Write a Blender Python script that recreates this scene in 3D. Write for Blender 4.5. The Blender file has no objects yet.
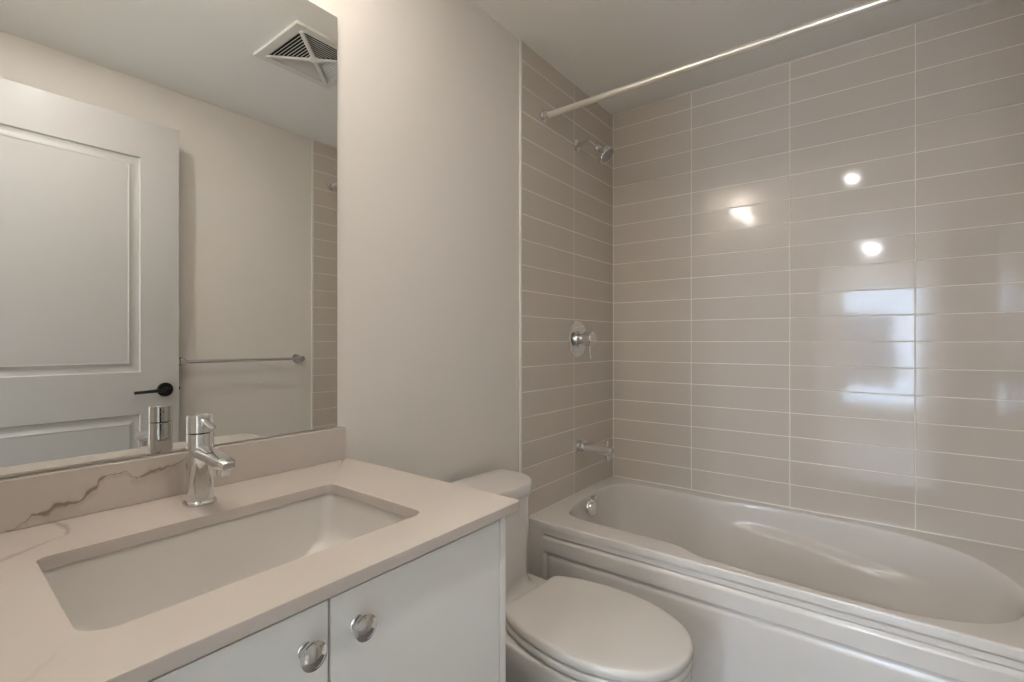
import bpy, bmesh, math, random
from mathutils import Vector, Matrix
random.seed(4)
SC = bpy.context.scene
COL = SC.collection
PI = math.pi
R = math.radians

# ------------------------------------------------------------------ camera, world, big lights, exposure
cam_d = bpy.data.cameras.new('camera')
cam = bpy.data.objects.new('camera', cam_d); COL.objects.link(cam)
cam_d.sensor_width = 36.0
cam_d.lens = 36.0 * 490 / 1024
cam_d.shift_y = 0.0003
cam_d.clip_start = 0.02
cam.location = (1.156, 0.0, 1.211)
cam.rotation_euler = (R(90), 0, R(37.39))
SC.camera = cam

SC.view_settings.view_transform = 'Standard'
SC.view_settings.look = 'None'
SC.view_settings.gamma = 1.0
SC.view_settings.use_curve_mapping = False
SC.view_settings.exposure = 1.18

W = bpy.data.worlds.new('sky'); SC.world = W; W.use_nodes = True
nt = W.node_tree
bg = nt.nodes['Background']
bg.inputs['Color'].default_value = (0.62, 0.78, 1.0, 1)
bg.inputs['Strength'].default_value = 7.5

# light levels (the lamps themselves are built further down, where they hang)
VANITY_LAMP = 11.0       # emission of each frosted glass shade
HALL_LAMP = 31.0          # watts, hallway ceiling light; also scales the added fill near the door
DOWN_LAMP = 2.2           # watts, recessed bathroom downlight
DAY_LAMP = 75.0          # watts, daylight through the far window


def area(name, loc, rot, sx, sy, watts, col):
    l = bpy.data.lights.new(name, 'AREA'); l.shape = 'RECTANGLE'; l.size = sx; l.size_y = sy
    l.energy = watts; l.color = col
    o = bpy.data.objects.new(name, l); COL.objects.link(o); o.location = loc; o.rotation_euler = rot
    return o


area('window_daylight', (1.1, -4.9, 3.6), (R(45), 0, 0), 1.6, 1.6, DAY_LAMP * 3, (0.80, 0.90, 1.0))

# ------------------------------------------------------------------ materials
def lin(c):
    c = c / 255.0
    return c / 12.92 if c <= 0.04045 else ((c + 0.055) / 1.055) ** 2.4


def rgb(r, g, b): return (lin(r), lin(g), lin(b), 1)


def mat(name, col, rough=0.5, metal=0.0, spec=0.5, coat=0.0):
    m = bpy.data.materials.new(name); m.use_nodes = True
    b = m.node_tree.nodes['Principled BSDF']
    b.inputs['Base Color'].default_value = col
    b.inputs['Roughness'].default_value = rough
    b.inputs['Metallic'].default_value = metal
    b.inputs['Specular IOR Level'].default_value = spec
    b.inputs['Coat Weight'].default_value = coat
    b.inputs['Coat Roughness'].default_value = 0.03
    return m


class NT:
    """tiny node helper"""
    def __init__(s, m): s.m = m; s.t = m.node_tree; s.b = s.t.nodes['Principled BSDF']
    def n(s, k, **kw):
        x = s.t.nodes.new(k)
        for a, v in kw.items(): setattr(x, a, v)
        return x
    def l(s, a, b): s.t.links.new(a, b)
    def math(s, op, a, b=None, c=None):
        x = s.n('ShaderNodeMath', operation=op)
        for i, v in enumerate((a, b, c)):
            if v is None: continue
            if isinstance(v, (int, float)): x.inputs[i].default_value = v
            else: s.l(v, x.inputs[i])
        return x.outputs[0]
    def noise(s, scale, detail=2, vec=None):
        x = s.n('ShaderNodeTexNoise'); x.inputs['Scale'].default_value = scale; x.inputs['Detail'].default_value = detail
        if vec: s.l(vec, x.inputs['Vector'])
        return x
    def obj(s): return s.n('ShaderNodeTexCoord').outputs['Object']
    def bump(s, h, strength, dist):
        x = s.n('ShaderNodeBump'); x.inputs['Strength'].default_value = strength; x.inputs['Distance'].default_value = dist
        s.l(h, x.inputs['Height']); s.l(x.outputs[0], s.b.inputs['Normal'])
    def mix(s, f, a, b):
        x = s.n('ShaderNodeMix', data_type='RGBA')
        if isinstance(f, (int, float)): x.inputs[0].default_value = f
        else: s.l(f, x.inputs[0])
        for i, v in ((6, a), (7, b)):
            if isinstance(v, tuple): x.inputs[i].default_value = v
            else: s.l(v, x.inputs[i])
        return x.outputs[2]


def noisy(m, scale, strength, dist, detail=3, vary=None):
    k = NT(m); o = k.obj(); n = k.noise(scale, detail, o)
    k.bump(n.outputs[0], strength, dist)
    if vary:
        n2 = k.noise(vary[0], 2, o); c = tuple(m.node_tree.nodes['Principled BSDF'].inputs['Base Color'].default_value)
        d = (c[0] * vary[1], c[1] * vary[1], c[2] * vary[1], 1)
        k.l(k.mix(n2.outputs[0], c, d), k.b.inputs['Base Color'])
    return m


M = {}
M['wall'] = noisy(mat('wall_paint', rgb(231, 225, 217), 0.75, spec=0.25), 260, 0.10, 0.001, vary=(1.5, 0.97))
M['ceiling'] = noisy(mat('ceiling_paint', rgb(247, 244, 238), 0.85, spec=0.2), 200, 0.12, 0.001)
M['door'] = noisy(mat('door_paint', rgb(188, 185, 180), 0.38), 90, 0.03, 0.0006)
M['trimwhite'] = noisy(mat('trim_white', rgb(232, 228, 220), 0.35), 60, 0.02, 0.0005)
M['grout'] = noisy(mat('grout', rgb(240, 232, 220), 0.8), 300, 0.25, 0.0008)
M['porcelain'] = noisy(mat('porcelain', rgb(220, 215, 208), 0.09, spec=0.5, coat=0.3), 6, 0.02, 0.001)
M['seat'] = noisy(mat('seat_plastic', rgb(214, 209, 202), 0.22), 8, 0.02, 0.001)
M['acrylic'] = noisy(mat('tub_acrylic', rgb(226, 220, 213), 0.17, spec=0.5, coat=0.2), 5, 0.03, 0.002)
M['cabinet'] = noisy(mat('cabinet_lacquer', rgb(242, 241, 237), 0.28), 30, 0.02, 0.0005)
M['carcass'] = noisy(mat('cabinet_carcass', rgb(206, 207, 205), 0.45), 30, 0.02, 0.0005)
M['chrome'] = noisy(mat('chrome', (0.78, 0.78, 0.78, 1), 0.05, 1.0), 12, 0.02, 0.0005)
M['rod'] = noisy(mat('rod_white', rgb(228, 222, 212), 0.28, 0.6, coat=0.3), 25, 0.02, 0.0004)
M['black'] = noisy(mat('black_metal', rgb(22, 21, 21), 0.35, 0.3), 50, 0.03, 0.0004)
M['rubber'] = noisy(mat('dark_rubber', rgb(150, 148, 144), 0.35), 50, 0.03, 0.0004)
M['mirror'] = mat('mirror_silver', (0.82, 0.825, 0.81, 1), 0.0, 1.0)
M['mirror_edge'] = noisy(mat('mirror_edge', rgb(176, 182, 172), 0.25), 80, 0.05, 0.0005)
M['vent'] = noisy(mat('vent_plastic', rgb(228, 226, 218), 0.45), 60, 0.03, 0.0005)
M['vent_dark'] = noisy(mat('vent_cavity', rgb(28, 27, 25), 0.9), 60, 0.1, 0.0005)
M['hallwall'] = noisy(mat('hall_paint', rgb(240, 239, 236), 0.8, spec=0.2), 200, 0.1, 0.001)
M['building'] = noisy(mat('far_building', rgb(120, 118, 120), 0.8), 3, 0.2, 0.01, vary=(2.0, 0.6))
M['snow'] = noisy(mat('pale_roof', rgb(230, 236, 242), 0.7), 6, 0.2, 0.01)

m = mat('ceramic_tile', rgb(160, 150, 138), 0.075, spec=0.5); k = NT(m); o = k.obj()
n1 = k.noise(4.5, 1, o); n2 = k.noise(26, 2, o)
k.bump(k.math('ADD', n1.outputs[0], k.math('MULTIPLY', n2.outputs[0], 0.05)), 0.22, 0.004)
n3 = k.noise(7, 3, o)
k.l(k.mix(n3.outputs[0], rgb(210, 200, 188), rgb(206, 196, 184)), k.b.inputs['Base Color'])
M['tile'] = m

# floor tile
m = mat('floor_tile', rgb(120, 112, 104), 0.35); k = NT(m); o = k.obj()
br = k.n('ShaderNodeTexBrick'); k.l(o, br.inputs['Vector'])
br.inputs['Scale'].default_value = 1.0; br.inputs['Mortar Size'].default_value = 0.003
br.inputs['Brick Width'].default_value = 0.6; br.inputs['Row Height'].default_value = 0.3
br.inputs['Color1'].default_value = rgb(124, 115, 106); br.inputs['Color2'].default_value = rgb(116, 108, 100)
br.inputs['Mortar'].default_value = rgb(150, 144, 136)
nn = k.noise(9, 4, o); k.l(k.mix(k.math('MULTIPLY', nn.outputs[0], 0.35), br.outputs[0], rgb(92, 86, 80)), k.b.inputs['Base Color'])
M['floor'] = m
m = mat('hall_floor', rgb(205, 196, 184), 0.35); k = NT(m); o = k.obj()
wv = k.n('ShaderNodeTexWave'); wv.inputs['Scale'].default_value = 3; wv.inputs['Distortion'].default_value = 5; k.l(o, wv.inputs['Vector'])
k.l(k.mix(wv.outputs[1], rgb(206, 198, 188), rgb(190, 181, 170)), k.b.inputs['Base Color'])
M['hallfloor'] = m
# glass
m = mat('window_glass', (0.95, 0.98, 1, 1), 0.02); m.node_tree.nodes['Principled BSDF'].inputs['Transmission Weight'].default_value = 1.0
m.node_tree.nodes['Principled BSDF'].inputs['IOR'].default_value = 1.05
M['glass'] = m
# frosted lamp shade, gives off light
m = mat('lit_shade', (1, 0.94, 0.86, 1), 0.4); b = m.node_tree.nodes['Principled BSDF']
b.inputs['Emission Color'].default_value = (1.0, 0.95, 0.90, 1); b.inputs['Emission Strength'].default_value = VANITY_LAMP
M['lit'] = m
m = mat('lit_disc', (1, 1, 1, 1), 0.4); b = m.node_tree.nodes['Principled BSDF']
b.inputs['Emission Color'].default_value = (1.0, 0.95, 0.9, 1); b.inputs['Emission Strength'].default_value = 5
M['litdisc'] = m


def quartz(name, kind):
    """pale quartz; a few grey brown veins run where the slab shows them"""
    m = mat(name, rgb(226, 214, 199), 0.16, spec=0.5); k = NT(m); o = k.obj()
    sep = k.n('ShaderNodeSeparateXYZ'); k.l(o, sep.inputs[0])
    X, Y, Z = sep.outputs
    wob = k.noise(75, 6, o).outputs[0]; wob = k.math('SUBTRACT', wob, 0.5)
    wid = k.noise(23, 3, o).outputs[0]
    tot = None

    def vein(u, v, pts, width, gain, amp=0.012):
        us = [p[0] for p in pts]; vs = [p[1] for p in pts]
        mr = k.n('ShaderNodeMapRange'); k.l(u, mr.inputs[0])
        mr.inputs[1].default_value = us[0]; mr.inputs[2].default_value = us[-1]
        fc = k.n('ShaderNodeFloatCurve'); k.l(mr.outputs[0], fc.inputs['Value'])
        v0, v1 = min(vs), max(vs); span = max(v1 - v0, 1e-4)
        cv = fc.mapping.curves[0]
        for i, (a, c) in enumerate(pts):
            px = (a - us[0]) / (us[-1] - us[0]); py = (c - v0) / span
            if i == 0: cv.points[0].location = (px, py)
            elif i == len(pts) - 1: cv.points[-1].location = (px, py)
            else: cv.points.new(px, py)
        fc.mapping.update()
        f = k.math('MULTIPLY_ADD', fc.outputs[0], span, v0)
        d = k.math('ABSOLUTE', k.math('SUBTRACT', k.math('MULTIPLY_ADD', wob, amp, v), f))
        w = k.math('MULTIPLY', k.math('MAXIMUM', k.math('MULTIPLY_ADD', wid, 6.0, -2.2), 0.28), width * 1.25)
        s = k.n('ShaderNodeMapRange', interpolation_type='SMOOTHSTEP')
        k.l(d, s.inputs[0]); s.inputs[1].default_value = 0.0; k.l(w, s.inputs[2])
        s.inputs[3].default_value = gain; s.inputs[4].default_value = 0
        e0 = k.n('ShaderNodeMapRange', interpolation_type='SMOOTHSTEP'); k.l(u, e0.inputs[0])
        e0.inputs[1].default_value = us[0] - .006; e0.inputs[2].default_value = us[0] + .006
        e1 = k.n('ShaderNodeMapRange', interpolation_type='SMOOTHSTEP'); k.l(u, e1.inputs[0])
        e1.inputs[1].default_value = us[-1] - .02; e1.inputs[2].default_value = us[-1] + .006; e1.inputs[3].default_value = 1; e1.inputs[4].default_value = 0
        return k.math('MULTIPLY', k.math('MULTIPLY', s.outputs[0], e0.outputs[0]), e1.outputs[0])
    if kind == 'splash':
        P = [(.130, .900), (.154, .910), (.168, .921), (.180, .919), (.192, .928), (.218, .926), (.236, .938), (.248, .948),
             (.255, .961), (.278, .966), (.292, .964), (.310, .951), (.329, .957), (.362, .961), (.392, .975)]
        tot = vein(Y, Z, P, .0044, .80, .014)
        tot = k.math('ADD', tot, vein(Y, Z, [(p[0], p[1] - .004) for p in P], .016, .22, .012))
    else:
        A = [(.02, .245), (.06, .205), (.11, .164), (.145, .137), (.169, .121), (.186, .110)]
        tot = vein(Y, X, A, .006, .34, .012)
        B = [(.018, .186), (.046, .195), (.080, .197), (.116, .185), (.128, .176)]
        tot = k.math('ADD', tot, vein(X, Y, B, .0045, .45, .010))
        Cc = [(.0, .62), (.06, .55), (.106, .508), (.124, .474)]
        tot = k.math('ADD', tot, vein(Y, X, Cc, .006, .10, .012))
    tot = k.math('MINIMUM', tot, 0.9)
    cl = k.noise(3.2, 3, o).outputs[0]
    base = k.mix(cl, rgb(202, 192, 183), rgb(196, 186, 176))
    k.l(k.mix(tot, base, rgb(132, 117, 103)), k.b.inputs['Base Color'])
    return m


M['quartz'] = quartz('quartz_top', 'top')
M['quartz_splash'] = quartz('quartz_splash', 'splash')

# ------------------------------------------------------------------ geometry helpers
def link(name, bm, m, parent=None, smooth=True, angle=35):
    bmesh.ops.recalc_face_normals(bm, faces=bm.faces)
    me = bpy.data.meshes.new(name); bm.to_mesh(me); bm.free()
    if m is not None: me.materials.append(m)
    o = bpy.data.objects.new(name, me); COL.objects.link(o)
    if smooth:
        for p in me.polygons: p.use_smooth = True
        try: me.set_sharp_from_angle(angle=R(angle))
        except Exception: pass
        wn = o.modifiers.new('weighted_normals', 'WEIGHTED_NORMAL'); wn.keep_sharp = True; wn.weight = 80
    if parent is not None: o.parent = parent; o.matrix_parent_inverse = Matrix.Identity(4); o.location = -Vector(parent.location) if parent.type == 'EMPTY' and parent.parent is None else (0, 0, 0)
    return o


def thing(name, label, cat, loc, group=None):
    o = bpy.data.objects.new(name, None); COL.objects.link(o); o.location = loc
    o.empty_display_size = 0.05
    o['label'] = label; o['category'] = cat
    if group: o['group'] = group
    return o


def tag(o, label, cat, group=None):
    o['label'] = label; o['category'] = cat
    if group: o['group'] = group
    return o


def struct(o): o['kind'] = 'structure'; return o


def box(bm, x0, x1, y0, y1, z0, z1, bev=0.0, seg=2):
    t = bmesh.new()
    bmesh.ops.create_cube(t, size=1)
    for v in t.verts:
        v.co = Vector(((x0 + x1) / 2 + v.co.x * (x1 - x0), (y0 + y1) / 2 + v.co.y * (y1 - y0), (z0 + z1) / 2 + v.co.z * (z1 - z0)))
    if bev > 0:
        bmesh.ops.bevel(t, geom=list(t.edges), offset=bev, segments=seg, profile=0.5, affect='EDGES')
    merge(bm, t)


def merge(bm, t):
    me = bpy.data.meshes.new('tmp'); t.to_mesh(me); t.free(); bm.from_mesh(me); bpy.data.meshes.remove(me)


def lathe(bm, prof, origin, axis, n=40):
    """prof: list of (distance along axis, radius)"""
    a = Vector(axis).normalized(); o = Vector(origin)
    u = a.orthogonal().normalized(); w = a.cross(u)
    rings = []
    for d, r in prof:
        if r < 1e-6: rings.append([bm.verts.new(o + a * d)])
        else: rings.append([bm.verts.new(o + a * d + (u * math.cos(2 * PI * i / n) + w * math.sin(2 * PI * i / n)) * r) for i in range(n)])
    bridge(bm, rings)
    if len(rings[0]) > 1: bm.faces.new(list(reversed(rings[0])))
    if len(rings[-1]) > 1: bm.faces.new(rings[-1])


def bridge(bm, rings):
    for A, B in zip(rings, rings[1:]):
        n = max(len(A), len(B))
        for i in range(n):
            j = (i + 1) % n
            if len(A) == 1: bm.faces.new((A[0], B[j], B[i]))
            elif len(B) == 1: bm.faces.new((A[i], A[j], B[0]))
            else: bm.faces.new((A[i], A[j], B[j], B[i]))


def tube(bm, pts, rad, n=20, cap=True, flat=1.0, up=None):
    """swept tube through pts; rad a number or a list; flat squashes it along the frame's second axis"""
    pts = [Vector(p) for p in pts]
    if isinstance(rad, (int, float)): rad = [rad] * len(pts)
    rings = []; prev = None
    for i, p in enumerate(pts):
        t = (pts[min(i + 1, len(pts) - 1)] - pts[max(i - 1, 0)]).normalized()
        if up is not None: u = t.cross(Vector(up)).normalized()
        else:
            u = t.orthogonal().normalized() if prev is None else (prev - t * prev.dot(t)).normalized()
        prev = u; w = t.cross(u)
        rings.append([bm.verts.new(p + (u * math.cos(2 * PI * k / n) + w * (math.sin(2 * PI * k / n) * flat)) * rad[i]) for k in range(n)])
    bridge(bm, rings)
    if cap: bm.faces.new(list(reversed(rings[0]))); bm.faces.new(rings[-1])


def ring(bm, pts): return [bm.verts.new(p) for p in pts]


def catmull(P, n, closed=True):
    """n points evenly spaced by arc length on a smooth curve through P (2-D)"""
    P = [Vector((p[0], p[1], 0)) for p in P]; L = len(P); out = []
    rng = range(L if closed else L - 1)
    for i in rng:
        if closed: a, b, c, d = P[(i - 1) % L], P[i], P[(i + 1) % L], P[(i + 2) % L]
        else: a, b, c, d = P[max(i - 1, 0)], P[i], P[i + 1], P[min(i + 2, L - 1)]
        for s in range(16):
            t = s / 16
            out.append(0.5 * ((2 * b) + (-a + c) * t + (2 * a - 5 * b + 4 * c - d) * t * t + (-a + 3 * b - 3 * c + d) * t ** 3))
    if closed: out.append(out[0].copy())
    else: out.append(P[-1].copy())
    acc = [0]
    for q, r in zip(out, out[1:]): acc.append(acc[-1] + (r - q).length)
    tot = acc[-1]; res = []; j = 0
    m_ = n if closed else n - 1
    for k in range(n):
        s = tot * k / m_
        while j < len(acc) - 2 and acc[j + 1] < s: j += 1
        f = (s - acc[j]) / max(acc[j + 1] - acc[j], 1e-9)
        v = out[j].lerp(out[j + 1], min(max(f, 0), 1)); res.append((v.x, v.y))
    return res


def rrect(x0, x1, y0, y1, r, seg=6, rs=None):
    """rounded rectangle, anticlockwise from the (x1,y0) corner; rs gives four radii"""
    rs = rs or [r] * 4
    out = []
    for (cx, cy, a0, q) in ((x1, y0, -90, 0), (x1, y1, 0, 1), (x0, y1, 90, 2), (x0, y0, 180, 3)):
        rr = rs[q]; sx = -1 if cx == x1 else 1; sy = -1 if cy == y1 else 1
        for i in range(seg + 1):
            a = R(a0 + 90 * i / seg)
            out.append((cx + sx * rr + rr * math.cos(a), cy + sy * rr + rr * math.sin(a)))
    return out


def scale2(P, c, fx, fy): return [(c[0] + (x - c[0]) * fx, c[1] + (y - c[1]) * fy) for x, y in P]


def sst(a, b, x):
    t = min(max((x - a) / (b - a), 0), 1); return t * t * (3 - 2 * t)


def heightslab(bm, us, vs, f, place, back):
    """front grid with relief f(u,v), closed at the depth `back`; place(u,v,d) -> point"""
    g = [[bm.verts.new(place(u, v, f(u, v))) for v in vs] for u in us]
    h = {}
    nu, nv = len(us), len(vs)
    for i in range(nu - 1):
        for j in range(nv - 1): bm.faces.new((g[i][j], g[i + 1][j], g[i + 1][j + 1], g[i][j + 1]))
    edge = [(i, 0) for i in range(nu)] + [(nu - 1, j) for j in range(1, nv)] + [(i, nv - 1) for i in range(nu - 2, -1, -1)] + [(0, j) for j in range(nv - 2, 0, -1)]
    bk = [bm.verts.new(place(us[i], vs[j], back)) for i, j in edge]
    n = len(edge)
    for q in range(n):
        a, b = edge[q], edge[(q + 1) % n]
        bm.faces.new((g[a[0]][a[1]], bk[q], bk[(q + 1) % n], g[b[0]][b[1]]))
    bm.faces.new(bk)


# ------------------------------------------------------------------ room
YF, XE, HC = 2.390, 1.556, 2.404
RIM = 0.500
TW, TH = 0.4140, 0.10145
TILE_EDGE = 1.566

bm = bmesh.new(); box(bm, -0.10, 0.0, -0.12, YF + 0.1, -0.05, HC + 0.05); wl = struct(link('wall_left', bm, M['wall'], smooth=False))
bm = bmesh.new(); box(bm, 0.0, XE, YF, YF + 0.1, -0.05, HC + 0.05); wf = struct(link('wall_far', bm, M['wall'], smooth=False))
bm = bmesh.new(); box(bm, XE, XE + 0.10, -0.12, YF + 0.1, -0.05, HC + 0.05); wr = struct(link('wall_right', bm, M['wall'], smooth=False))
DX0, DX1, DZ = 0.70, 1.475, 2.195
bm = bmesh.new()
box(bm, 0.0, DX0, -0.12, 0.0, 0.0, HC); box(bm, DX1, XE, -0.12, 0.0, 0.0, HC); box(bm, DX0, DX1, -0.12, 0.0, DZ, HC)
struct(link('wall_near', bm, M['wall'], smooth=False))
bm = bmesh.new(); box(bm, 0, XE, -0.12, YF, HC, HC + 0.08); struct(link('ceiling', bm, M['ceiling'], smooth=False))
bm = bmesh.new(); box(bm, 0, XE, -0.12, YF, -0.06, 0.0); struct(link('floor', bm, M['floor'], smooth=False))

# door casing and jamb
bm = bmesh.new()
for (a, b_) in ((DX0 - 0.065, DX0), (DX1, DX1 + 0.055)):
    box(bm, a, b_, 0.0, 0.014, 0.0, DZ + 0.065, 0.004)
box(bm, DX0, DX1, 0.0, 0.014, DZ, DZ + 0.065, 0.004)
box(bm, DX0, DX0 + 0.012, -0.12, 0.0, 0.0, DZ); box(bm, DX1 - 0.012, DX1, -0.12, 0.0, 0.0, DZ); box(bm, DX0, DX1, -0.12, 0.0, DZ - 0.012, DZ)
for (a, b_) in ((DX0 - 0.065, DX0), (DX1, DX1 + 0.065)):
    box(bm, a, b_, -0.134, -0.12, 0.0, DZ + 0.065, 0.004)
box(bm, DX0, DX1, -0.134, -0.12, DZ, DZ + 0.065, 0.004)
struct(link('trim_1', bm, M['trimwhite'], angle=30))

# baseboards
bm = bmesh.new(); box(bm, 0.0, 0.013, 0.77, 1.60, 0.0, 0.10, 0.004); struct(link('baseboard_left', bm, M['trimwhite']))
bm = bmesh.new(); box(bm, XE - 0.013, XE, 0.02, 1.60, 0.0, 0.10, 0.004); struct(link('baseboard_right', bm, M['trimwhite']))


def tiles(name, cols, rows, place, parent):
    """glazed tiles laid in a straight stack, each a shade out of plane, on a grout bed"""
    bm = bmesh.new(); g = 0.0018
    for (u0, u1) in cols:
        for (v0, v1) in rows:
            a, b_, c, d = u0 + g, u1 - g, v0 + g, v1 - g
            ta, tb = random.gauss(0, 0.0009), random.gauss(0, 0.0018); cu, cv = (a + b_) / 2, (c + d) / 2
            e = 0.0012
            def pt(u, v, h): return place(u, v, h + ta * (u - cu) + tb * (v - cv))
            lo = [bm.verts.new(place(u, v, 0.001)) for u, v in ((a, c), (b_, c), (b_, d), (a, d))]
            mi = [bm.verts.new(pt(u, v, 0.0072)) for u, v in ((a, c), (b_, c), (b_, d), (a, d))]
            hi = [bm.verts.new(pt(u, v, 0.0080)) for u, v in ((a + e, c + e), (b_ - e, c + e), (b_ - e, d - e), (a + e, d - e))]
            bridge(bm, [lo, mi, hi]); bm.faces.new(hi)
    o = link(name, bm, M['tile'], parent, smooth=False); o['kind'] = 'structure'
    return o


rows = [(RIM + TH * i, min(RIM + TH * (i + 1), HC)) for i in range(19)]
tiles('tile_cladding', [(TW * i + (0.009 if i == 0 else 0), min(TW * (i + 1), XE - 0.009)) for i in range(4)], rows, lambda u, v, h: Vector((u, YF - h, v)), wf)
tiles('tile_cladding', [(YF - 2 * TW if YF - 2 * TW > TILE_EDGE else TILE_EDGE, YF - TW), (YF - TW, YF - 0.009)], rows, lambda u, v, h: Vector((h, u, v)), wl)
tiles('tile_cladding', [(TILE_EDGE + 0.022, YF - TW), (YF - TW, YF - 0.009)], rows, lambda u, v, h: Vector((XE - h, u, v)), wr)
for nm, par, a in (('grout', wf, (0, XE, YF - 0.0072, YF)), ('grout', wl, (0, 0.0072, TILE_EDGE, YF)), ('grout', wr, (XE - 0.0072, XE, TILE_EDGE + 0.022, YF))):
    bm = bmesh.new(); box(bm, a[0], a[1], a[2], a[3], 0.0 if par is not wf else RIM - 0.05, HC); o = link(nm, bm, M['grout'], par, smooth=False); o['kind'] = 'structure'
bm = bmesh.new(); box(bm, 0.0, 0.0095, TILE_EDGE - 0.010, TILE_EDGE + 0.001, 0.0, HC, 0.003); struct(link('trim_2', bm, M['trimwhite']))
bm = bmesh.new(); box(bm, XE - 0.0095, XE, TILE_EDGE + 0.012, TILE_EDGE + 0.023, 0.0, HC, 0.003); struct(link('trim_3', bm, M['trimwhite']))
# silicone bead round the tub
bm = bmesh.new()
tube(bm, [(0.007, 1.62, RIM + 0.001), (0.007, YF - 0.008, RIM + 0.001), (XE - 0.007, YF - 0.008, RIM + 0.001), (XE - 0.007, 1.62, RIM + 0.001)], 0.0035, 8)
struct(link('trim_4', bm, M['trimwhite']))
bm = bmesh.new()
tube(bm, [(0.008, TILE_EDGE, HC - 0.001), (0.008, YF - 0.009, HC - 0.001), (XE - 0.008, YF - 0.009, HC - 0.001), (XE - 0.008, TILE_EDGE + 0.02, HC - 0.001)], 0.0028, 8)
struct(link('trim_5', bm, M['trimwhite']))

# ------------------------------------------------------------------ hallway and far room seen only in reflections
HX0, HX1, HY = -0.6, 2.6, -3.60
bm = bmesh.new(); box(bm, HX0, HX1, HY, -0.12, -0.06, 0.0); struct(link('floor_hall', bm, M['hallfloor'], smooth=False))
bm = bmesh.new(); box(bm, HX0, HX1, HY, -0.12, HC + 0.08, HC + 0.14); struct(link('ceiling_hall', bm, M['ceiling'], smooth=False))
bm = bmesh.new(); box(bm, HX0 - 0.1, HX0, HY - 0.12, -0.12, -0.06, HC + 0.14); struct(link('wall_hall_left', bm, M['hallwall'], smooth=False))
bm = bmesh.new(); box(bm, HX1, HX1 + 0.1, HY - 0.12, -0.12, -0.06, HC + 0.14); struct(link('wall_hall_right', bm, M['hallwall'], smooth=False))
WX0, WX1, WZ0, WZ1 = 0.66, 1.56, 0.22, 1.95
bm = bmesh.new()
box(bm, HX0, WX0, HY - 0.12, HY, 0, HC + 0.08); box(bm, WX1, HX1, HY - 0.12, HY, 0, HC + 0.08)
box(bm, WX0, WX1, HY - 0.12, HY, 0, WZ0); box(bm, WX0, WX1, HY - 0.12, HY, WZ1, HC + 0.08)
struct(link('wall_hall_far', bm, M['hallwall'], smooth=False))
bm = bmesh.new(); box(bm, HX0, -0.10, -0.134, -0.12, 0, HC + 0.08); box(bm, XE + 0.10, HX1, -0.134, -0.12, 0, HC + 0.08)
struct(link('wall_hall_near', bm, M['hallwall'], smooth=False))
win = bpy.data.objects.new('window_1', None); COL.objects.link(win); struct(win)
bm = bmesh.new()
for (a, b_, c, d) in ((WX0, WX0 + 0.05, WZ0, WZ1), (WX1 - 0.05, WX1, WZ0, WZ1), (WX0 + .05, WX1 - .05, WZ0, WZ0 + 0.05), (WX0 + .05, WX1 - .05, WZ1 - 0.05, WZ1), (WX0 + .05, WX1 - .05, 0.78, 0.82)):
    box(bm, a, b_, HY - 0.09, HY - 0.03, c, d, 0.004)
o = link('window_frame', bm, M['trimwhite'], win); o['kind'] = 'structure'
bm = bmesh.new(); box(bm, WX0 + 0.05, WX1 - 0.05, HY - 0.062, HY - 0.058, WZ0 + 0.05, WZ1 - 0.05); o = link('glass', bm, M['glass'], win, smooth=False); o['kind'] = 'structure'

# hallway ceiling light
t = thing('ceiling_light', 'round white flush ceiling light glowing in the hallway beyond the doorway', 'ceiling light', (1.0, -3.0, HC + 0.08))
bm = bmesh.new(); lathe(bm, [(0, 0.10), (0.02, 0.10), (0.03, 0.09)], (1.0, -3.0, HC + 0.08), (0, 0, -1)); link('base', bm, M['trimwhite'], t)
bm = bmesh.new(); lathe(bm, [(0.03, 0.088), (0.05, 0.075), (0.06, 0.045), (0.063, 0)], (1.0, -3.0, HC + 0.08), (0, 0, -1)); link('diffuser', bm, M['litdisc'], t)
for hy_, hw_ in ((-0.95, 0.15), (-3.0, 0.75)): area('hall_lamp', (1.0, hy_, HC + 0.01), (0, 0, 0), 0.09, 0.09, HALL_LAMP * hw_, (0.93, 0.96, 1.0))  # nearer lamp is an added fill, placed where the tiles don't reflect it
t = thing('ceiling_light', 'added unseen fill light on the hallway ceiling just outside the bathroom door', 'ceiling light', (1.0, -0.95, HC + 0.08))  # made-up fixture, unseen, standing over the near fill lamp
bm = bmesh.new(); lathe(bm, [(0, 0.20), (0.02, 0.20), (0.025, 0.19)], (1.0, -0.95, HC + 0.08), (0, 0, -1)); link('base', bm, M['trimwhite'], t)

# ------------------------------------------------------------------ door, standing open along the right wall
d = bpy.data.objects.new('door_1', None); COL.objects.link(d); struct(d); d.location = (1.465, 0.078, 0.0)
y0, y1, z0, z1 = 0.0, 0.779, 0.012, 2.176
PAN = [(0.145, 0.634, 1.077, 2.010), (0.145, 0.634, 0.25, 0.895)]


def relief(y, z):
    best = 0.0
    for (a, b_, c, dd) in PAN:
        q = min(y - a, b_ - y, z - c, dd - z)
        if q > 0:
            if q < 0.004: r = q / 0.004 * 0.007
            elif q < 0.040: r = 0.007 - (q - 0.004) / 0.036 * 0.0045 + 0.004 * math.sin((q - 0.004) / 0.036 * PI)
            elif q < 0.045: r = 0.0025 + (q - 0.040) / 0.005 * 0.002
            else: r = 0.0045
            best = r
    return best


def lines(lo, hi, cuts):
    s = {lo, hi}
    for c, sg in cuts:
        for e in (0, 0.004, 0.010, 0.016, 0.022, 0.028, 0.034, 0.040, 0.045): s.add(round(c + sg * e, 5))
    return sorted(s)


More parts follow.
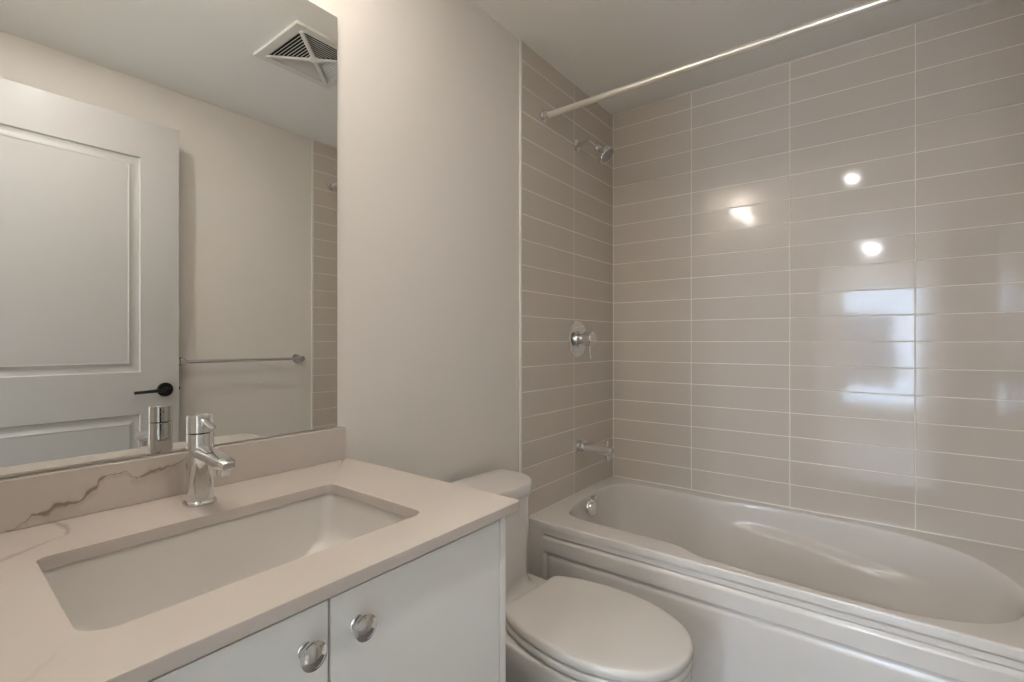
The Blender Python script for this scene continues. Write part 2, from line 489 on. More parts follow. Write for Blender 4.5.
us = lines(y0, y1, [(0.145, 1), (0.634, -1)]); vs = lines(z0, z1, [(1.077, 1), (2.010, -1), (0.25, 1), (0.895, -1)])
bm = bmesh.new(); heightslab(bm, us, vs, relief, lambda u, v, h: Vector((-0.035 + h, u, v)), 0.035)
o = link('door_leaf', bm, M['door'], d, angle=20); o.location = (0, 0, 0); o['kind'] = 'structure'
bm = bmesh.new()
hy, hz = 0.724, 0.995
lathe(bm, [(0, 0.031), (0.006, 0.031), (0.009, 0.028)], (-0.035, hy, hz), (-1, 0, 0))
lathe(bm, [(0.008, 0.011), (0.045, 0.010), (0.052, 0.008)], (-0.035, hy, hz), (-1, 0, 0), 20)
tube(bm, [(-0.080, hy + 0.004, hz), (-0.083, hy - 0.03, hz), (-0.083, hy - 0.08, hz - 0.002), (-0.080, hy - 0.125, hz - 0.004)], [0.010, 0.009, 0.0075, 0.007], 16, flat=0.7)
o = link('door_handle', bm, M['black'], d); o.location = (0, 0, 0); o['kind'] = 'structure'
bm = bmesh.new(); box(bm, -0.030, -0.006, 0.779, 0.7805, 0.965, 1.025, 0.0004); lathe(bm, [(0.0, 0.007), (0.008, 0.006)], (-0.018, 0.7795, 0.995), (0, 1, 0), 16)
o = link('latch', bm, M['black'], d); o.location = (0, 0, 0); o['kind'] = 'structure'
for hz_ in (0.25, 1.1, 1.95):
    bm = bmesh.new(); lathe(bm, [(-0.045, 0.006), (0.045, 0.006)], (0.003, -0.006, hz_), (0, 0, 1), 12)
    o = link('hinge', bm, M['black'], d); o.location = (0, 0, 0); o['kind'] = 'structure'

# ------------------------------------------------------------------ bathtub
tub = thing('bathtub', 'white acrylic alcove bathtub with panelled apron and arm rests below grey tile', 'bathtub', (0.77, 2.0, 0.0))
OUT = [(.14, 1.738), (.23, 1.722), (.36, 1.718), (.48, 1.718), (.56, 1.714), (.607, 1.697), (.65, 1.674), (.705, 1.662), (.8, 1.655), (.92, 1.649),
       (1.0, 1.645), (1.1, 1.642), (1.18, 1.645), (1.273, 1.668), (1.35, 1.707), (1.415, 1.770), (1.455, 1.86), (1.468, 1.95), (1.460, 2.03), (1.443, 2.09),
       (1.405, 2.165), (1.348, 2.238), (1.27, 2.285), (1.18, 2.312), (1.08, 2.328), (.95, 2.338), (.826, 2.342), (.72, 2.336), (.645, 2.325), (.59, 2.308),
       (.52, 2.304), (.42, 2.310), (.3, 2.314), (.18, 2.306), (.12, 2.285), (.082, 2.243), (.064, 2.17), (.058, 2.05), (.060, 1.95), (.072, 1.86), (.098, 1.78)]
NT_ = 220
top = catmull(OUT, NT_)
cx_, cy_ = 0.76, 1.99


def outward(P, x0, x1, y0, y1, c):
    Q = []
    for (x, y) in P:
        dx, dy = x - c[0], y - c[1]
        s = 1e9
        if dx > 1e-9: s = min(s, (x1 - c[0]) / dx)
        if dx < -1e-9: s = min(s, (x0 - c[0]) / dx)
        if dy > 1e-9: s = min(s, (y1 - c[1]) / dy)
        if dy < -1e-9: s = min(s, (y0 - c[1]) / dy)
        Q.append([c[0] + dx * s, c[1] + dy * s])
    for cnr in ((x0, y0), (x1, y0), (x1, y1), (x0, y1)):
        i = min(range(len(Q)), key=lambda i: (Q[i][0] - cnr[0]) ** 2 + (Q[i][1] - cnr[1]) ** 2); Q[i] = [cnr[0], cnr[1]]
    return Q


X0, X1, Y0, Y1 = 0.009, XE - 0.009, 1.612, YF - 0.009
rect = outward(top, X0, X1, Y0, Y1, (cx_, cy_))
bm = bmesh.new()
rings = []
q = 0.012
low = outward(top, X0, X1, Y0, Y1, (cx_, cy_))
inset = [[min(max(x, X0 + 0.0), X1 - 0.0), max(y, Y0 + 0.006)] for x, y in rect]
rings.append(ring(bm, [(x, y, RIM - 0.03) for x, y in low]))
rings.append(ring(bm, [(x, y, RIM - 0.006) for x, y in low]))
rings.append(ring(bm, [(x, max(y, Y0 + 0.002), RIM - 0.0015) for x, y in low]))
rings.append(ring(bm, [(x, y, RIM) for x, y in inset]))


def lipoff(P, dd):  # move an outline outward by dd along its normal
    n = len(P); out = []
    for i in range(n):
        a, b_ = Vector(P[(i - 1) % n]), Vector(P[(i + 1) % n]); t_ = (b_ - a).normalized(); nrm = Vector((t_.y, -t_.x))
        out.append((P[i][0] + nrm.x * dd, P[i][1] + nrm.y * dd))
    return out


for dd, dz in ((0.005, 0.0), (0.0015, 0.0008), (-0.0015, 0.003), (-0.0035, 0.007)):
    rings.append(ring(bm, [(x, y, RIM - dz) for x, y in lipoff(top, dd)]))
prof = [(0.02, 0.018), (0.035, 0.035), (0.05, 0.055), (0.062, 0.075), (0.072, 0.088), (0.08, 0.098), (0.09, 0.108), (0.10, 0.118), (0.11, 0.128), (0.122, 0.14),
        (0.145, 0.16), (0.18, 0.19), (0.22, 0.22), (0.28, 0.255), (0.36, 0.29), (0.46, 0.32), (0.58, 0.342), (0.72, 0.357), (0.86, 0.366), (1.0, 0.37)]
topi = lipoff(top, -0.0035)
for w_, dz in prof:
    pts = []
    for (x, y) in topi:
        bx = .155 + (x - .06) / (1.468 - .06) * (1.13 - .155); by = 1.99 + (y - 1.99) * 0.66
        px = x + (bx - x) * w_; py = y + (by - y) * w_
        A = sst(0.60, 0.76, x) * (1 - sst(1.08, 1.36, x)) * sst(0.18, 0.28, abs(y - 1.99))
        led = 0.092 + 0.060 * sst(0.6, 1.35, x)
        off = 0.030 * A * sst(led - 0.012, led + 0.008, dz) * (1 - 0.85 * sst(0.16, 0.34, dz))
        py -= off * (1 if y > 1.99 else -1)
        zz = RIM - dz
        pts.append((px, py, zz))
    rings.append(ring(bm, pts))
bot = [(v.co.x, v.co.y) for v in rings[-1]]
for s in (0.8, 0.5, 0.2): rings.append(ring(bm, [(0.6 + (x - 0.6) * s, 1.99 + (y - 1.99) * s, RIM - 0.371 - 0.002 * (1 - s)) for x, y in bot]))
rings.append([bm.verts.new((0.6, 1.99, RIM - 0.3735))])
bridge(bm, rings)
link('basin', bm, M['acrylic'], tub, angle=60)
# apron
AY = 1.612
SZ = [0.0, 0.06, 0.075, 0.09, 0.34, 0.352, 0.358, 0.364, 0.370, 0.378, 0.384, 0.430, 0.436, 0.441, 0.4435, 0.446, 0.4485, 0.452, 0.458, 0.472]
SX = [X0, 0.078, 0.081, 0.086, 0.091, 0.097, 0.103, 0.110, 0.6, 1.0, 1.44, 1.446, 1.453, 1.459, 1.465, 1.470, 1.475, 1.478, X1]


def interp(T, q):
    if q <= T[0][0]: return T[0][1]
    for (a, fa), (b_, fb) in zip(T, T[1:]):
        if q <= b_: return fa + (fb - fa) * (q - a) / (b_ - a)
    return T[-1][1]


def apron_f(x, z):
    e = min(x - 0.08, 1.476 - x)
    dpt = 0.0
    if e > 0:
        s = min(1, e / 0.004)
        if z > 0.40: dpt = s * interp([(0.430, 0.0), (0.436, 0.002), (0.441, 0.006), (0.4435, 0.0085), (0.446, 0.009), (0.4485, 0.007), (0.452, 0.0)], z)
        else:
            dq = min(e, 0.384 - z, z - 0.055)
            if dq > 0: dpt = interp([(0, 0), (0.003, 0.004), (0.006, 0.011), (0.012, 0.0125), (0.020, 0.009), (0.026, 0.0065), (0.034, 0.006)], dq)
    return dpt


bm = bmesh.new(); heightslab(bm, SX, SZ, apron_f, lambda u, v, h: Vector((u, AY + h, v)), 0.03)
link('apron', bm, M['acrylic'], tub, angle=50)
# overflow
bm = bmesh.new(); ov = Vector((0.080, 2.0, 0.450)); ax = Vector((1, -0.12, 0.22)).normalized()
lathe(bm, [(0, 0.037), (0.006, 0.038), (0.012, 0.034), (0.014, 0.026), (0.018, 0.024), (0.020, 0.010), (0.020, 0)], ov, ax, 40)
lathe(bm, [(0, 0.008), (0.02, 0.009), (0.024, 0.007)], ov + Vector((0.004, 0, 0.046)), (1, 0, 0.3), 16)
tube(bm, [ov + Vector((0.012, 0, 0.028)), ov + Vector((0.018, 0, 0.05))], 0.004, 10)
link('overflow_plate', bm, M['chrome'], tub)
bm = bmesh.new(); lathe(bm, [(0, 0.035), (0.003, 0.034), (0.004, 0.02), (0.008, 0.018), (0.010, 0)], (0.28, 1.99, RIM - 0.3715), (0, 0, 1), 32); link('drain', bm, M['chrome'], tub)

# ------------------------------------------------------------------ toilet
CY = 1.215
toi = thing('toilet', 'white two-piece toilet with closed lid between vanity and bathtub', 'toilet', (0.35, CY, 0.0))


def sym(half, n):  # closed outline from a half outline (x, halfwidth)
    P = catmull(half, n, closed=False)
    return [(x, CY - h) for x, h in P] + [(x, CY + h) for x, h in reversed(P)]


LID = [(.302, 0.0), (.302, .06), (.300, .110), (.301, .122), (.306, .128), (.34, .146), (.40, .168), (.47, .181), (.54, .185), (.60, .180), (.66, .164), (.71, .139), (.75, .106), (.778, .060), (.786, .02), (.787, 0.0)]
LIDP = [(x - 0.008, y) for x, y in sym(LID, 44)[:-1]]
LIDP = [p for i, p in enumerate(LIDP) if i == 0 or abs(p[0] - LIDP[i - 1][0]) + abs(p[1] - LIDP[i - 1][1]) > 1e-5]
cL = (0.53, CY)


def plate(P, c, rows_, m_, name, par):
    bm = bmesh.new(); rr = []
    for s, z in rows_:
        if s == 0: rr.append([bm.verts.new((c[0], c[1], z))])
        else: rr.append(ring(bm, [(c[0] + (x - c[0]) * s, c[1] + (y - c[1]) * s, z) for x, y in P]))
    bridge(bm, rr); bm.faces.new(rr[0])
    return link(name, bm, m_, par, angle=50)


plate(LIDP, cL, [(0.965, .4360), (0.990, .4365), (0.998, .440), (1.0, .447), (0.997, .453), (0.985, .4585), (0.96, .4615), (0.90, .4635), (0.6, .4655), (0.3, .466), (0, .466)], M['seat'], 'lid', toi)
plate(LIDP, cL, [(0.95, .411), (0.985, .4115), (0.996, .415), (0.998, .422), (0.992, .429), (0.97, .4325), (0.9, .433), (0, .433)], M['seat'], 'seat', toi)
for s in (-1, 1):
    bm = bmesh.new(); box(bm, 0.268, 0.312, CY + s * 0.075 - 0.022, CY + s * 0.075 + 0.022, 0.405, 0.438, 0.006, 3)
    link('hinge', bm, M['seat'], toi)
HB = [(.028, 0.0), (.028, .10), (.030, .155), (.045, .172), (.12, .174), (.22, .174), (.32, .176), (.42, .183), (.50, .183), (.56, .184), (.62, .175), (.68, .156), (.73, .123), (.762, .072), (.772, .03), (.773, 0.0)]
HM = [(.05, 0.0), (.05, .08), (.052, .105), (.065, .115), (.12, .118), (.22, .118), (.32, .122), (.42, .128), (.48, .130), (.54, .128), (.58, .118), (.62, .10), (.65, .075), (.665, .04), (.670, .02), (.670, 0.0)]
HF = [(x * 0.96 + .01, w_ * 1.0) for x, w_ in HM]
pb, pm, pf = sym(HB, 50), sym(HM, 50), sym(HF, 50)


def mixo(a, b_, t_): return [(x0_ + (x1_ - x0_) * t_, y0_ + (y1_ - y0_) * t_) for (x0_, y0_), (x1_, y1_) in zip(a, b_)]


bm = bmesh.new(); rr = []
for P, z, s in ((pf, 0.0, 1.03), (pf, 0.02, 1.03), (pf, 0.035, 1.0), (pm, 0.12, 0.98), (mixo(pm, pb, .15), 0.19, 1.0), (mixo(pm, pb, .45), 0.25, 1.0), (mixo(pm, pb, .78), 0.31, 1.0), (mixo(pm, pb, .94), 0.35, 1.0),
                (pb, 0.375, 1.0), (pb, 0.393, 1.0), (pb, 0.400, 0.994), (pb, 0.4045, 0.98), (pb, 0.4055, 0.95)):
    rr.append(ring(bm, [(0.40 + (x - 0.40) * s, CY + (y - CY) * s, z) for x, y in P]))
rr.append([bm.verts.new((0.40, CY, 0.4055))])
bridge(bm, rr); bm.faces.new(rr[0])
bmesh.ops.remove_doubles(bm, verts=bm.verts, dist=1e-5)
link('bowl', bm, M['porcelain'], toi, angle=60)


def tank_o(x0, x1, hw, r0, r1, bow):
    P = rrect(x0, x1, CY - hw, CY + hw, 0, 12, [r1, r1, r0, r0])
    # long edges get extra points so the front can bow
    Q = []
    for (a, b_) in zip(P, P[1:] + P[:1]):
        L = math.dist(a, b_); n = max(1, int(L / 0.02))
        for i in range(n): Q.append((a[0] + (b_[0] - a[0]) * i / n, a[1] + (b_[1] - a[1]) * i / n))
    out = []
    for x, y in Q:
        f = (x - x0) / (x1 - x0); out.append((x + bow * f * (1 - ((y - CY) / hw) ** 2), y))
    return out


bm = bmesh.new()
base_o = tank_o(0.030, 0.190, 0.164, 0.02, 0.075, 0.022)
rr = []
for z, sx, sy in ((0.400, 1.42, 0.96), (0.403, 1.24, 0.945), (0.409, 1.12, 0.935), (0.422, 1.03, 0.93), (0.445, 0.985, 0.935), (0.52, 0.98, 0.95), (0.60, 0.985, 0.965), (0.68, 0.99, 0.985), (0.715, 1.0, 0.99)):
    rr.append(ring(bm, [(0.022 + (x - 0.022) * sx, CY + (y - CY) * sy, z) for x, y in base_o]))
bridge(bm, rr); bm.faces.new(rr[0]); bm.faces.new(rr[-1])
link('tank', bm, M['porcelain'], toi, angle=60)
lid_o = tank_o(0.022, 0.202, 0.173, 0.018, 0.088, 0.024)
plate(lid_o, (0.11, CY), [(0.93, .706), (0.965, .707), (0.99, .714), (1.0, .724), (1.0, .736), (0.99, .744), (0.965, .7485), (0.93, .750), (0.6, .7515), (0, .752)], M['porcelain'], 'tank_lid', toi)

toi.matrix_basis = Matrix.Translation((0.35, CY, 0)) @ Matrix.Rotation(R(-4), 4, 'Z')   # it stands a few degrees askew
toi.location = (0.354, CY - 0.008, 0)

# ------------------------------------------------------------------ vanity
VY1 = 0.752
van = thing('vanity_cabinet', 'white slab-door vanity cabinet under the quartz countertop', 'cabinet', (0.28, 0.376, 0.0))
bm = bmesh.new()
box(bm, 0.002, 0.545, 0.004, 0.020, 0.09, 0.880); box(bm, 0.002, 0.566, VY1 - 0.016, VY1, 0.0, 0.880, 0.001)
box(bm, 0.002, 0.545, 0.020, VY1 - 0.016, 0.09, 0.108); box(bm, 0.002, 0.014, 0.020, VY1 - 0.016, 0.108, 0.880)
box(bm, 0.48, 0.496, 0.004, VY1 - 0.016, 0.0, 0.09)
box(bm, 0.527, 0.545, 0.020, VY1 - 0.016, 0.80, 0.880)
link('carcass', bm, M['cabinet'], van, smooth=False)


def vdoor(ya, yb, ky):
    bm = bmesh.new(); box(bm, 0.547, 0.565, ya, yb, 0.095, 0.8665, 0.0012, 2)
    dd = link('door', bm, M['cabinet'], van, angle=30)
    bm = bmesh.new()
    lathe(bm, [(0, 0.0105), (0.002, 0.0105), (0.004, 0.0085), (0.010, 0.0065), (0.014, 0.0075), (0.0165, 0.012), (0.0185, 0.0165), (0.021, 0.0180), (0.0235, 0.0175), (0.0245, 0.0155), (0.0248, 0.0140), (0.0262, 0.0125), (0.0278, 0.0085), (0.0284, 0.004), (0.0286, 0)], (0.565, ky, 0.8165), (1, 0, 0), 40)
    kk = link('knob', bm, M['chrome'], dd); kk.location = (0, 0, 0)


vdoor(0.006, 0.3700, 0.337); vdoor(0.3735, 0.7335, 0.414)

# countertop with a cut-out
ct = thing('countertop', 'cream quartz countertop with brown veins and rectangular sink cut-out', 'countertop', (0.29, 0.385, 0.8805))
bm = bmesh.new()
oo = rrect(0.0, 0.588, 0.0, 0.774, 0, 8, [0.001, 0.012, 0.001, 0.001])
ii = rrect(0.190, 0.488, 0.143, 0.612, 0, 8, [0.036, 0.026, 0.018, 0.014])
ii = [(x, y - (0.010 * (x - 0.19) / 0.3 if y < 0.3 else 0)) for x, y in ii]
ZT, ZB = 0.9005, 0.8805
def offr(P, e, c=(0.33, 0.38)): return lipoff(P, e)
bev = 0.0028
rA = [(ii, 0, ZB), (ii, 0, ZT - 0.002), (ii, 0.0006, ZT - 0.0006), (ii, 0.002, ZT)]
rr = []
for P, e, z in rA: rr.append(ring(bm, [(x, y, z) for x, y in lipoff(P, e)]))
for e, z in ((-bev, ZT), (-0.0008, ZT - 0.0008), (0, ZT - bev), (0, ZB + 0.002), (-0.002, ZB)): rr.append(ring(bm, [(x, y, z) for x, y in lipoff(oo, e)]))
rr.append(rr[0])
for A, B in zip(rr, rr[1:]):
    n = len(A)
    for i in range(n): bm.faces.new((A[i], A[(i + 1) % n], B[(i + 1) % n], B[i]))
link('slab', bm, M['quartz'], ct, angle=40).location = -Vector(ct.location)
bm = bmesh.new(); box(bm, 0.0005, 0.020, 0.0, 0.763, ZT, 0.9845, 0.0018, 2); link('backsplash', bm, M['quartz_splash'], ct)
# make the procedural veins read world positions: the meshes sit at world coordinates already

# sink
sk = thing('sink', 'white rectangular undermount sink set below the countertop cut-out', 'sink', (0.34, 0.377, 0.74))
bm = bmesh.new()
sx0, sx1, sy0, sy1 = 0.184, 0.494, 0.137, 0.618
rr = []
def sr(x0, x1, y0, y1, r, z): rr.append(ring(bm, [(x, y - (0.010 * (x - 0.19) / 0.3 if y < 0.3 else 0), z) for x, y in rrect(x0, x1, y0, y1, r, 8)]))
sr(sx0 - .022, sx1 + .022, sy0 - .022, sy1 + .022, .035, .8680)
sr(sx0 - .022, sx1 + .022, sy0 - .022, sy1 + .022, .035, .8800)
sr(sx0, sx1, sy0, sy1, .026, .8800)
sr(sx0 + .002, sx1 - .002, sy0 + .002, sy1 - .002, .025, .874)
sr(sx0 + .006, sx1 - .006, sy0 + .006, sy1 - .006, .026, .840)
sr(sx0 + .009, sx1 - .009, sy0 + .010, sy1 - .010, .027, .810)
sr(sx0 + .013, sx1 - .013, sy0 + .020, sy1 - .020, .030, .790)
sr(sx0 + .018, sx1 - .018, sy0 + .045, sy1 - .045, .030, .772)
sr(sx0 + .026, sx1 - .026, sy0 + .085, sy1 - .085, .030, .757)
sr(sx0 + .040, sx1 - .040, sy0 + .130, sy1 - .130, .030, .746)
sr(sx0 + .075, sx1 - .075, sy0 + .180, sy1 - .180, .030, .740)
rr.append([bm.verts.new(((sx0 + sx1) / 2, (sy0 + sy1) / 2, .738))])
bridge(bm, rr)
link('bowl', bm, M['porcelain'], sk, angle=50)
bm = bmesh.new(); lathe(bm, [(0, 0.022), (0.003, 0.021), (0.004, 0.014), (0.007, 0.013), (0.008, 0)], (0.337, 0.377, .7375), (0, 0, 1), 32); link('drain', bm, M['chrome'], sk)

# faucet
fx, fy = 0.110, 0.383
fa = thing('faucet', 'chrome single-lever faucet standing on the countertop behind the sink', 'faucet', (fx, fy, ZT))


def soval(cx, cy, hx, hy, p=2.6, n=48):
    o_ = []
    for i in range(n):
        a = 2 * PI * i / n; c_, s_ = math.cos(a), math.sin(a)
        o_.append((cx + hx * math.copysign(abs(c_) ** (2 / p), c_), cy + hy * math.copysign(abs(s_) ** (2 / p), s_)))
    return o_


def loft(bm, L):
    rr = [ring(bm, [(x, y, z) for x, y in P]) for P, z in L]
    bridge(bm, rr); bm.faces.new(rr[0]); bm.faces.new(rr[-1])


bm = bmesh.new(); loft(bm, [(soval(fx, fy, .0262, .0272), ZT), (soval(fx, fy, .0268, .0278), ZT + .004), (soval(fx, fy, .0256, .0266), ZT + .0075), (soval(fx, fy, .0236, .0246), ZT + .009)]); link('base_plate', bm, M['chrome'], fa)
bm = bmesh.new(); loft(bm, [(soval(fx, fy, .0222, .0230), ZT + .008), (soval(fx, fy, .0214, .0222), ZT + .03), (soval(fx, fy, .0210, .0218), ZT + .08), (soval(fx, fy, .0210, .0218), ZT + .1335), (soval(fx, fy, .0200, .0208), ZT + .1350)]); link('body', bm, M['chrome'], fa)
bm = bmesh.new(); loft(bm, [(soval(fx, fy, .0188, .0196), ZT + .1362), (soval(fx, fy, .0210, .0218), ZT + .1375), (soval(fx, fy, .0210, .0218), ZT + .150), (soval(fx, fy, .0208, .0216), ZT + .1685), (soval(fx, fy, .0196, .0204), ZT + .1705)])
tube(bm, [(fx + .012, fy, ZT + .163), (fx + .030, fy, ZT + .158), (fx + .052, fy + .001, ZT + .151), (fx + .060, fy + .001, ZT + .1495)], [0.0095, 0.0085, 0.0075, 0.005], 16, flat=0.45, up=(0, 0, 1))
link('lever', bm, M['chrome'], fa)
bm = bmesh.new()
# flat-topped oval spout, parallel sided, cut square at its round tip
SPT = [(.006, .1010, .0185), (.03, .1000, .0182), (.06, .0975, .0180), (.085, .0950, .0178), (.105, .0925, .0175), (.118, .0910, .0150), (.1255, .0900, .0100)]
rr = []
for dx, dz, w_ in SPT:
    rr.append(ring(bm, [(fx + dx, fy + y * w_ / .02, ZT + dz + z * min(1, w_ / .0185)) for y, z in soval(0, 0, .0200, .0120, 2.5, 32)]))
bridge(bm, rr); bm.faces.new(rr[0]); bm.faces.new(rr[-1])
lathe(bm, [(0, 0.0115), (0.012, 0.0115), (0.013, 0.010)], (fx + .104, fy, ZT + .084), (0, 0, -1), 24)
link('spout', bm, M['chrome'], fa)

# mirror
mr_ = thing('mirror', 'large frameless wall mirror resting above the backsplash', 'mirror', (0.003, 0.38, 1.52))
bm = bmesh.new(); box(bm, 0.0, 0.0045, 0.008, 0.7475, 0.9865, 2.066); link('backing', bm, M['mirror_edge'], mr_, smooth=False)
bm = bmesh.new(); box(bm, 0.0045, 0.0052, 0.0092, 0.7463, 0.9877, 2.0648); link('glass', bm, M['mirror'], mr_, smooth=False)

# vanity light above the mirror
vl = thing('vanity_light', 'three-shade chrome vanity light on the wall above the mirror', 'wall lamp', (0.0, 0.32, 2.24))
bm = bmesh.new(); box(bm, 0.0, 0.022, 0.19, 0.45, 2.215, 2.285, 0.006); link('back_plate', bm, M['chrome'], vl)
bm = bmesh.new(); tube(bm, [(0.05, 0.10, 2.25), (0.05, 0.54, 2.25)], 0.010, 16); tube(bm, [(0.02, 0.26, 2.25), (0.05, 0.26, 2.25)], 0.008, 12); tube(bm, [(0.02, 0.38, 2.25), (0.05, 0.38, 2.25)], 0.008, 12); link('bar', bm, M['chrome'], vl)
for yy in (0.14, 0.32, 0.50):
    bm = bmesh.new(); lathe(bm, [(0.0, 0.020), (0.006, 0.030), (0.022, 0.032)], (0.200, yy, 2.182), (0, 0, 1), 28)
    tube(bm, [(0.05, yy, 2.25), (0.065, yy, 2.215), (0.13, yy, 2.188), (0.200, yy, 2.186)], 0.007, 12); link('socket', bm, M['chrome'], vl)
    bm = bmesh.new(); lathe(bm, [(0.0, 0.028), (0.010, 0.038), (0.095, 0.050), (0.096, 0.044), (0.085, 0.038), (0.03, 0.03), (0.03, 0)], (0.200, yy, 2.204), (0, 0, 1), 28); link('shade', bm, M['lit'], vl)

# recessed downlight
dl = thing('recessed_downlight', 'small round recessed downlight in the bathroom ceiling near the door', 'downlight', (0.95, 0.42, HC))
bm = bmesh.new(); lathe(bm, [(0, 0.052), (0.004, 0.052), (0.006, 0.046), (0.002, 0.036), (0.001, 0.034)], (0.95, 0.42, HC - 0.0003), (0, 0, -1), 36); link('trim_ring', bm, M['vent'], dl)
bm = bmesh.new(); lathe(bm, [(0.0015, 0.034), (0.003, 0.030), (0.0035, 0)], (0.95, 0.42, HC - 0.0003), (0, 0, -1), 28); link('lens', bm, M['litdisc'], dl)
area('downlight_lamp', (0.95, 0.42, HC - 0.008), (0, 0, 0), 0.03, 0.03, DOWN_LAMP, (1.0, 0.96, 0.92))

# ------------------------------------------------------------------ shower fittings
rod = thing('shower_curtain_rod', 'long white shower curtain rod spanning the tub between the side walls', 'shower rod', (0.78, 1.715, 2.157))
bm = bmesh.new(); tube(bm, [(0.028, 1.72, 2.157), (XE - 0.028, 1.708, 2.157)], 0.0125, 24); link('rod', bm, M['rod'], rod)
for (x, s, y) in ((0.0088, 1, 1.72), (XE - 0.0088, -1, 1.708)):
    bm = bmesh.new(); lathe(bm, [(0, 0.027), (0.004, 0.027), (0.008, 0.019), (0.024, 0.0165), (0.026, 0.0145)], (x, y, 2.157), (s, 0, 0), 28); link('flange', bm, M['chrome'], rod)

sh = thing('shower_fixture', 'chrome shower head on a bent arm high on the tiled end wall', 'shower head', (0.009, 2.0, 2.122))
bm = bmesh.new(); lathe(bm, [(0, 0.030), (0.003, 0.030), (0.009, 0.022), (0.012, 0.012)], (0.0085, 2.0, 2.122), (1, 0, 0), 28); link('flange', bm, M['chrome'], sh)
bm = bmesh.new(); tube(bm, [(0.012, 2.0, 2.122), (0.040, 2.0, 2.128), (0.062, 2.0, 2.127), (0.080, 2.0, 2.118), (0.096, 2.0, 2.103), (0.108, 2.0, 2.090)], 0.0105, 18); link('arm', bm, M['chrome'], sh)
hd = Vector((0.72, 0.10, -0.68)).normalized(); h0 = Vector((0.106, 2.0, 2.092))
bm = bmesh.new(); lathe(bm, [(0, 0.013), (0.006, 0.016), (0.014, 0.017), (0.020, 0.014), (0.022, 0.018), (0.030, 0.020), (0.036, 0.024), (0.048, 0.036), (0.058, 0.043), (0.070, 0.044), (0.074, 0.041), (0.074, 0)], h0, hd, 36); head = link('head', bm, M['chrome'], sh)
bm = bmesh.new(); lathe(bm, [(0.0735, 0.036), (0.0755, 0.035), (0.0755, 0)], h0, hd, 32); fp = link('spray_face', bm, M['rubber'], head); fp.location = (0, 0, 0)

va = thing('shower_valve', 'round chrome shower valve with a small lever on the tiled end wall', 'shower valve', (0.009, 2.005, 1.222))
bm = bmesh.new(); lathe(bm, [(0, 0.086), (0.003, 0.086), (0.007, 0.082), (0.009, 0.072), (0.010, 0.03), (0.010, 0)], (0.0085, 2.005, 1.222), (1, 0, 0), 56); link('escutcheon', bm, M['chrome'], va)
bm = bmesh.new(); lathe(bm, [(0.008, 0.037), (0.020, 0.037), (0.022, 0.025), (0.040, 0.025)], (0.0085, 2.005, 1.222), (1, 0, 0), 36); link('sleeve', bm, M['chrome'], va)
bm = bmesh.new(); lathe(bm, [(0.040, 0.020), (0.044, 0.034), (0.078, 0.034), (0.082, 0.031), (0.083, 0)], (0.0085, 2.005, 1.222), (1, 0, 0), 36)
tube(bm, [(0.072, 2.005, 1.196), (0.074, 2.005, 1.16), (0.077, 2.005, 1.132)], [0.0065, 0.006, 0.0055], 14); link('lever', bm, M['chrome'], va)

sp = thing('tub_spout', 'chrome cylindrical tub spout with pull-up diverter below the shower valve', 'tub spout', (0.009, 2.015, 0.719))
bm = bmesh.new(); lathe(bm, [(0, 0.034), (0.012, 0.034), (0.014, 0.028), (0.020, 0.028), (0.022, 0.031), (0.030, 0.031), (0.031, 0.022)], (0.0085, 2.015, 0.719), (1, 0, 0), 36); link('flange', bm, M['chrome'], sp)
bm = bmesh.new(); lathe(bm, [(0.026, 0.0215), (0.165, 0.0205), (0.172, 0.0185), (0.174, 0)], (0.0085, 2.015, 0.719), (1, -0.0, -0.02), 32)
lathe(bm, [(0, 0.0135), (0.036, 0.0135), (0.038, 0.011)], (0.160, 2.015, 0.712), (0, 0, -1), 24); link('body', bm, M['chrome'], sp)
bm = bmesh.new(); lathe(bm, [(0, 0.005), (0.018, 0.005), (0.020, 0.009), (0.032, 0.009), (0.034, 0.006)], (0.158, 2.015, 0.733), (0, 0, 1), 18); link('diverter', bm, M['chrome'], sp)

# towel bar on the right wall
tb = thing('towel_bar', 'long chrome towel bar on the wall opposite the mirror', 'towel bar', (XE, 1.18, 1.113))
bm = bmesh.new(); tube(bm, [(XE - 0.062, 0.885, 1.113), (XE - 0.062, 1.500, 1.113)], 0.0085, 18); link('bar', bm, M['chrome'], tb)
for yy in (0.895, 1.485):
    bm = bmesh.new(); lathe(bm, [(0, 0.024), (0.006, 0.024), (0.009, 0.012), (0.050, 0.011), (0.052, 0.015), (0.074, 0.015), (0.076, 0.012)], (XE, yy, 1.113), (-1, 0, 0), 28); link('post', bm, M['chrome'], tb)

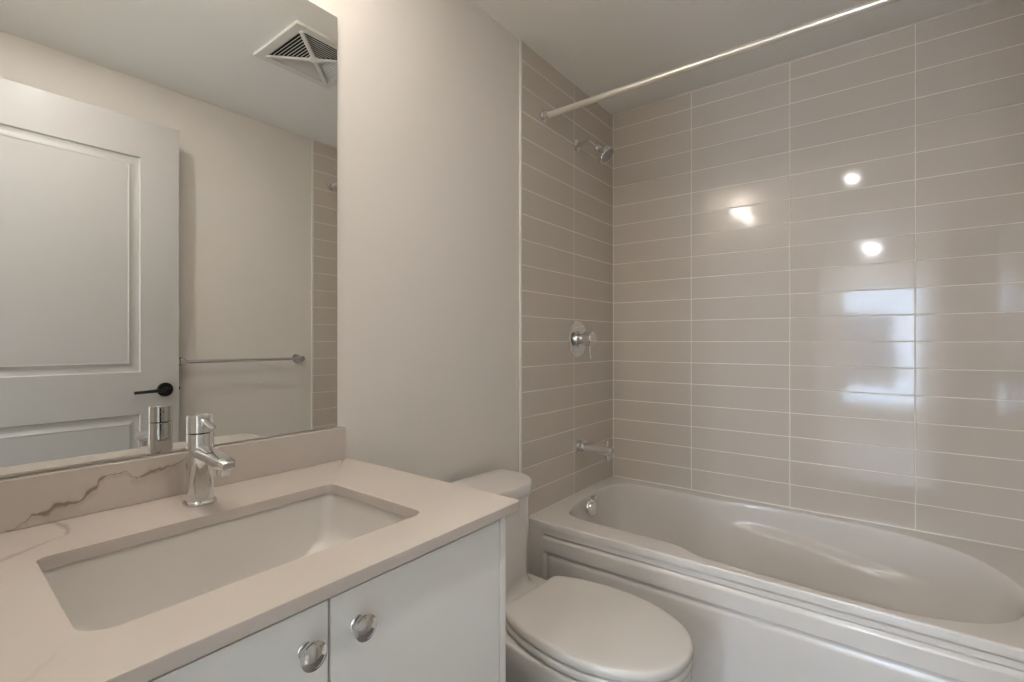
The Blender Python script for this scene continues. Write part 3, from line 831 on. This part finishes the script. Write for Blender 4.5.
# ceiling vent
VX, VYc, VH = 0.760, 1.130, 0.172
ve = thing('ceiling_vent', 'square white louvred exhaust vent in the ceiling, seen in the mirror', 'ceiling vent', (VX, VYc, HC))
bm = bmesh.new(); F = 0.036
for (a, b_, c, d_) in ((-VH, VH, -VH, -VH + F), (-VH, VH, VH - F, VH), (-VH, -VH + F, -VH + F, VH - F), (VH - F, VH, -VH + F, VH - F)):
    box(bm, VX + a, VX + b_, VYc + c, VYc + d_, HC - 0.014, HC, 0.004)
link('frame', bm, M['vent'], ve)
bm = bmesh.new(); box(bm, VX - VH + F, VX + VH - F, VYc - VH + F, VYc + VH - F, HC - 0.0015, HC - 0.0003); link('cavity', bm, M['vent_dark'], ve, smooth=False)
bm = bmesh.new(); w_ = VH - F; zc = HC - 0.013
for s in (1, -1): tube(bm, [(VX - w_, VYc - s * w_, zc), (VX + w_, VYc + s * w_, zc)], 0.010, 8, flat=0.5, up=(0, 0, 1))
lathe(bm, [(0, 0.024), (0.006, 0.022), (0.008, 0)], (VX, VYc, HC - 0.010), (0, 0, -1), 20)
link('cross_bar', bm, M['vent'], ve)
NS = 9
for k_ in range(4):
    bm = bmesh.new()
    rot = Matrix.Translation((VX, VYc, 0)) @ Matrix.Rotation(k_ * PI / 2, 4, 'Z')
    for i in range(NS):
        dist = 0.028 + (w_ - 0.034) * i / (NS - 1); hw = dist - 0.010
        t_ = bmesh.new(); box(t_, -hw, hw, dist - 0.001, dist + 0.001, -0.0045, 0.0045)
        for v in t_.verts:
            dy = v.co.y - dist; dz = v.co.z; a = R(38)
            v.co.y = dist + dy * math.cos(a) - dz * math.sin(a); v.co.z = HC - 0.0065 + (dy * math.sin(a) + dz * math.cos(a)) * 0.8
        t_.transform(rot); merge(bm, t_)
    link('louvre', bm, M['vent'], ve, smooth=False)

# ------------------------------------------------------------------ outside the far window
b1 = bmesh.new(); box(b1, -2.0, 1.35, -14.0, -11.0, -6.0, 1.9)
for i in range(5):
    for j in range(4): box(b1, -1.8 + i * 0.62, -1.4 + i * 0.62, -11.02, -10.98, -4.5 + j * 1.5, -3.6 + j * 1.5)
tag(link('apartment_building', b1, M['building'], smooth=False), 'grey building standing outside the hallway window', 'building')
b1 = bmesh.new(); box(b1, -1.5, 3.5, -8.0, -3.76, 0.10, 0.33, 0.02)
tag(link('balcony_deck', b1, M['snow'], smooth=False), 'pale balcony deck outside the hallway window', 'deck')
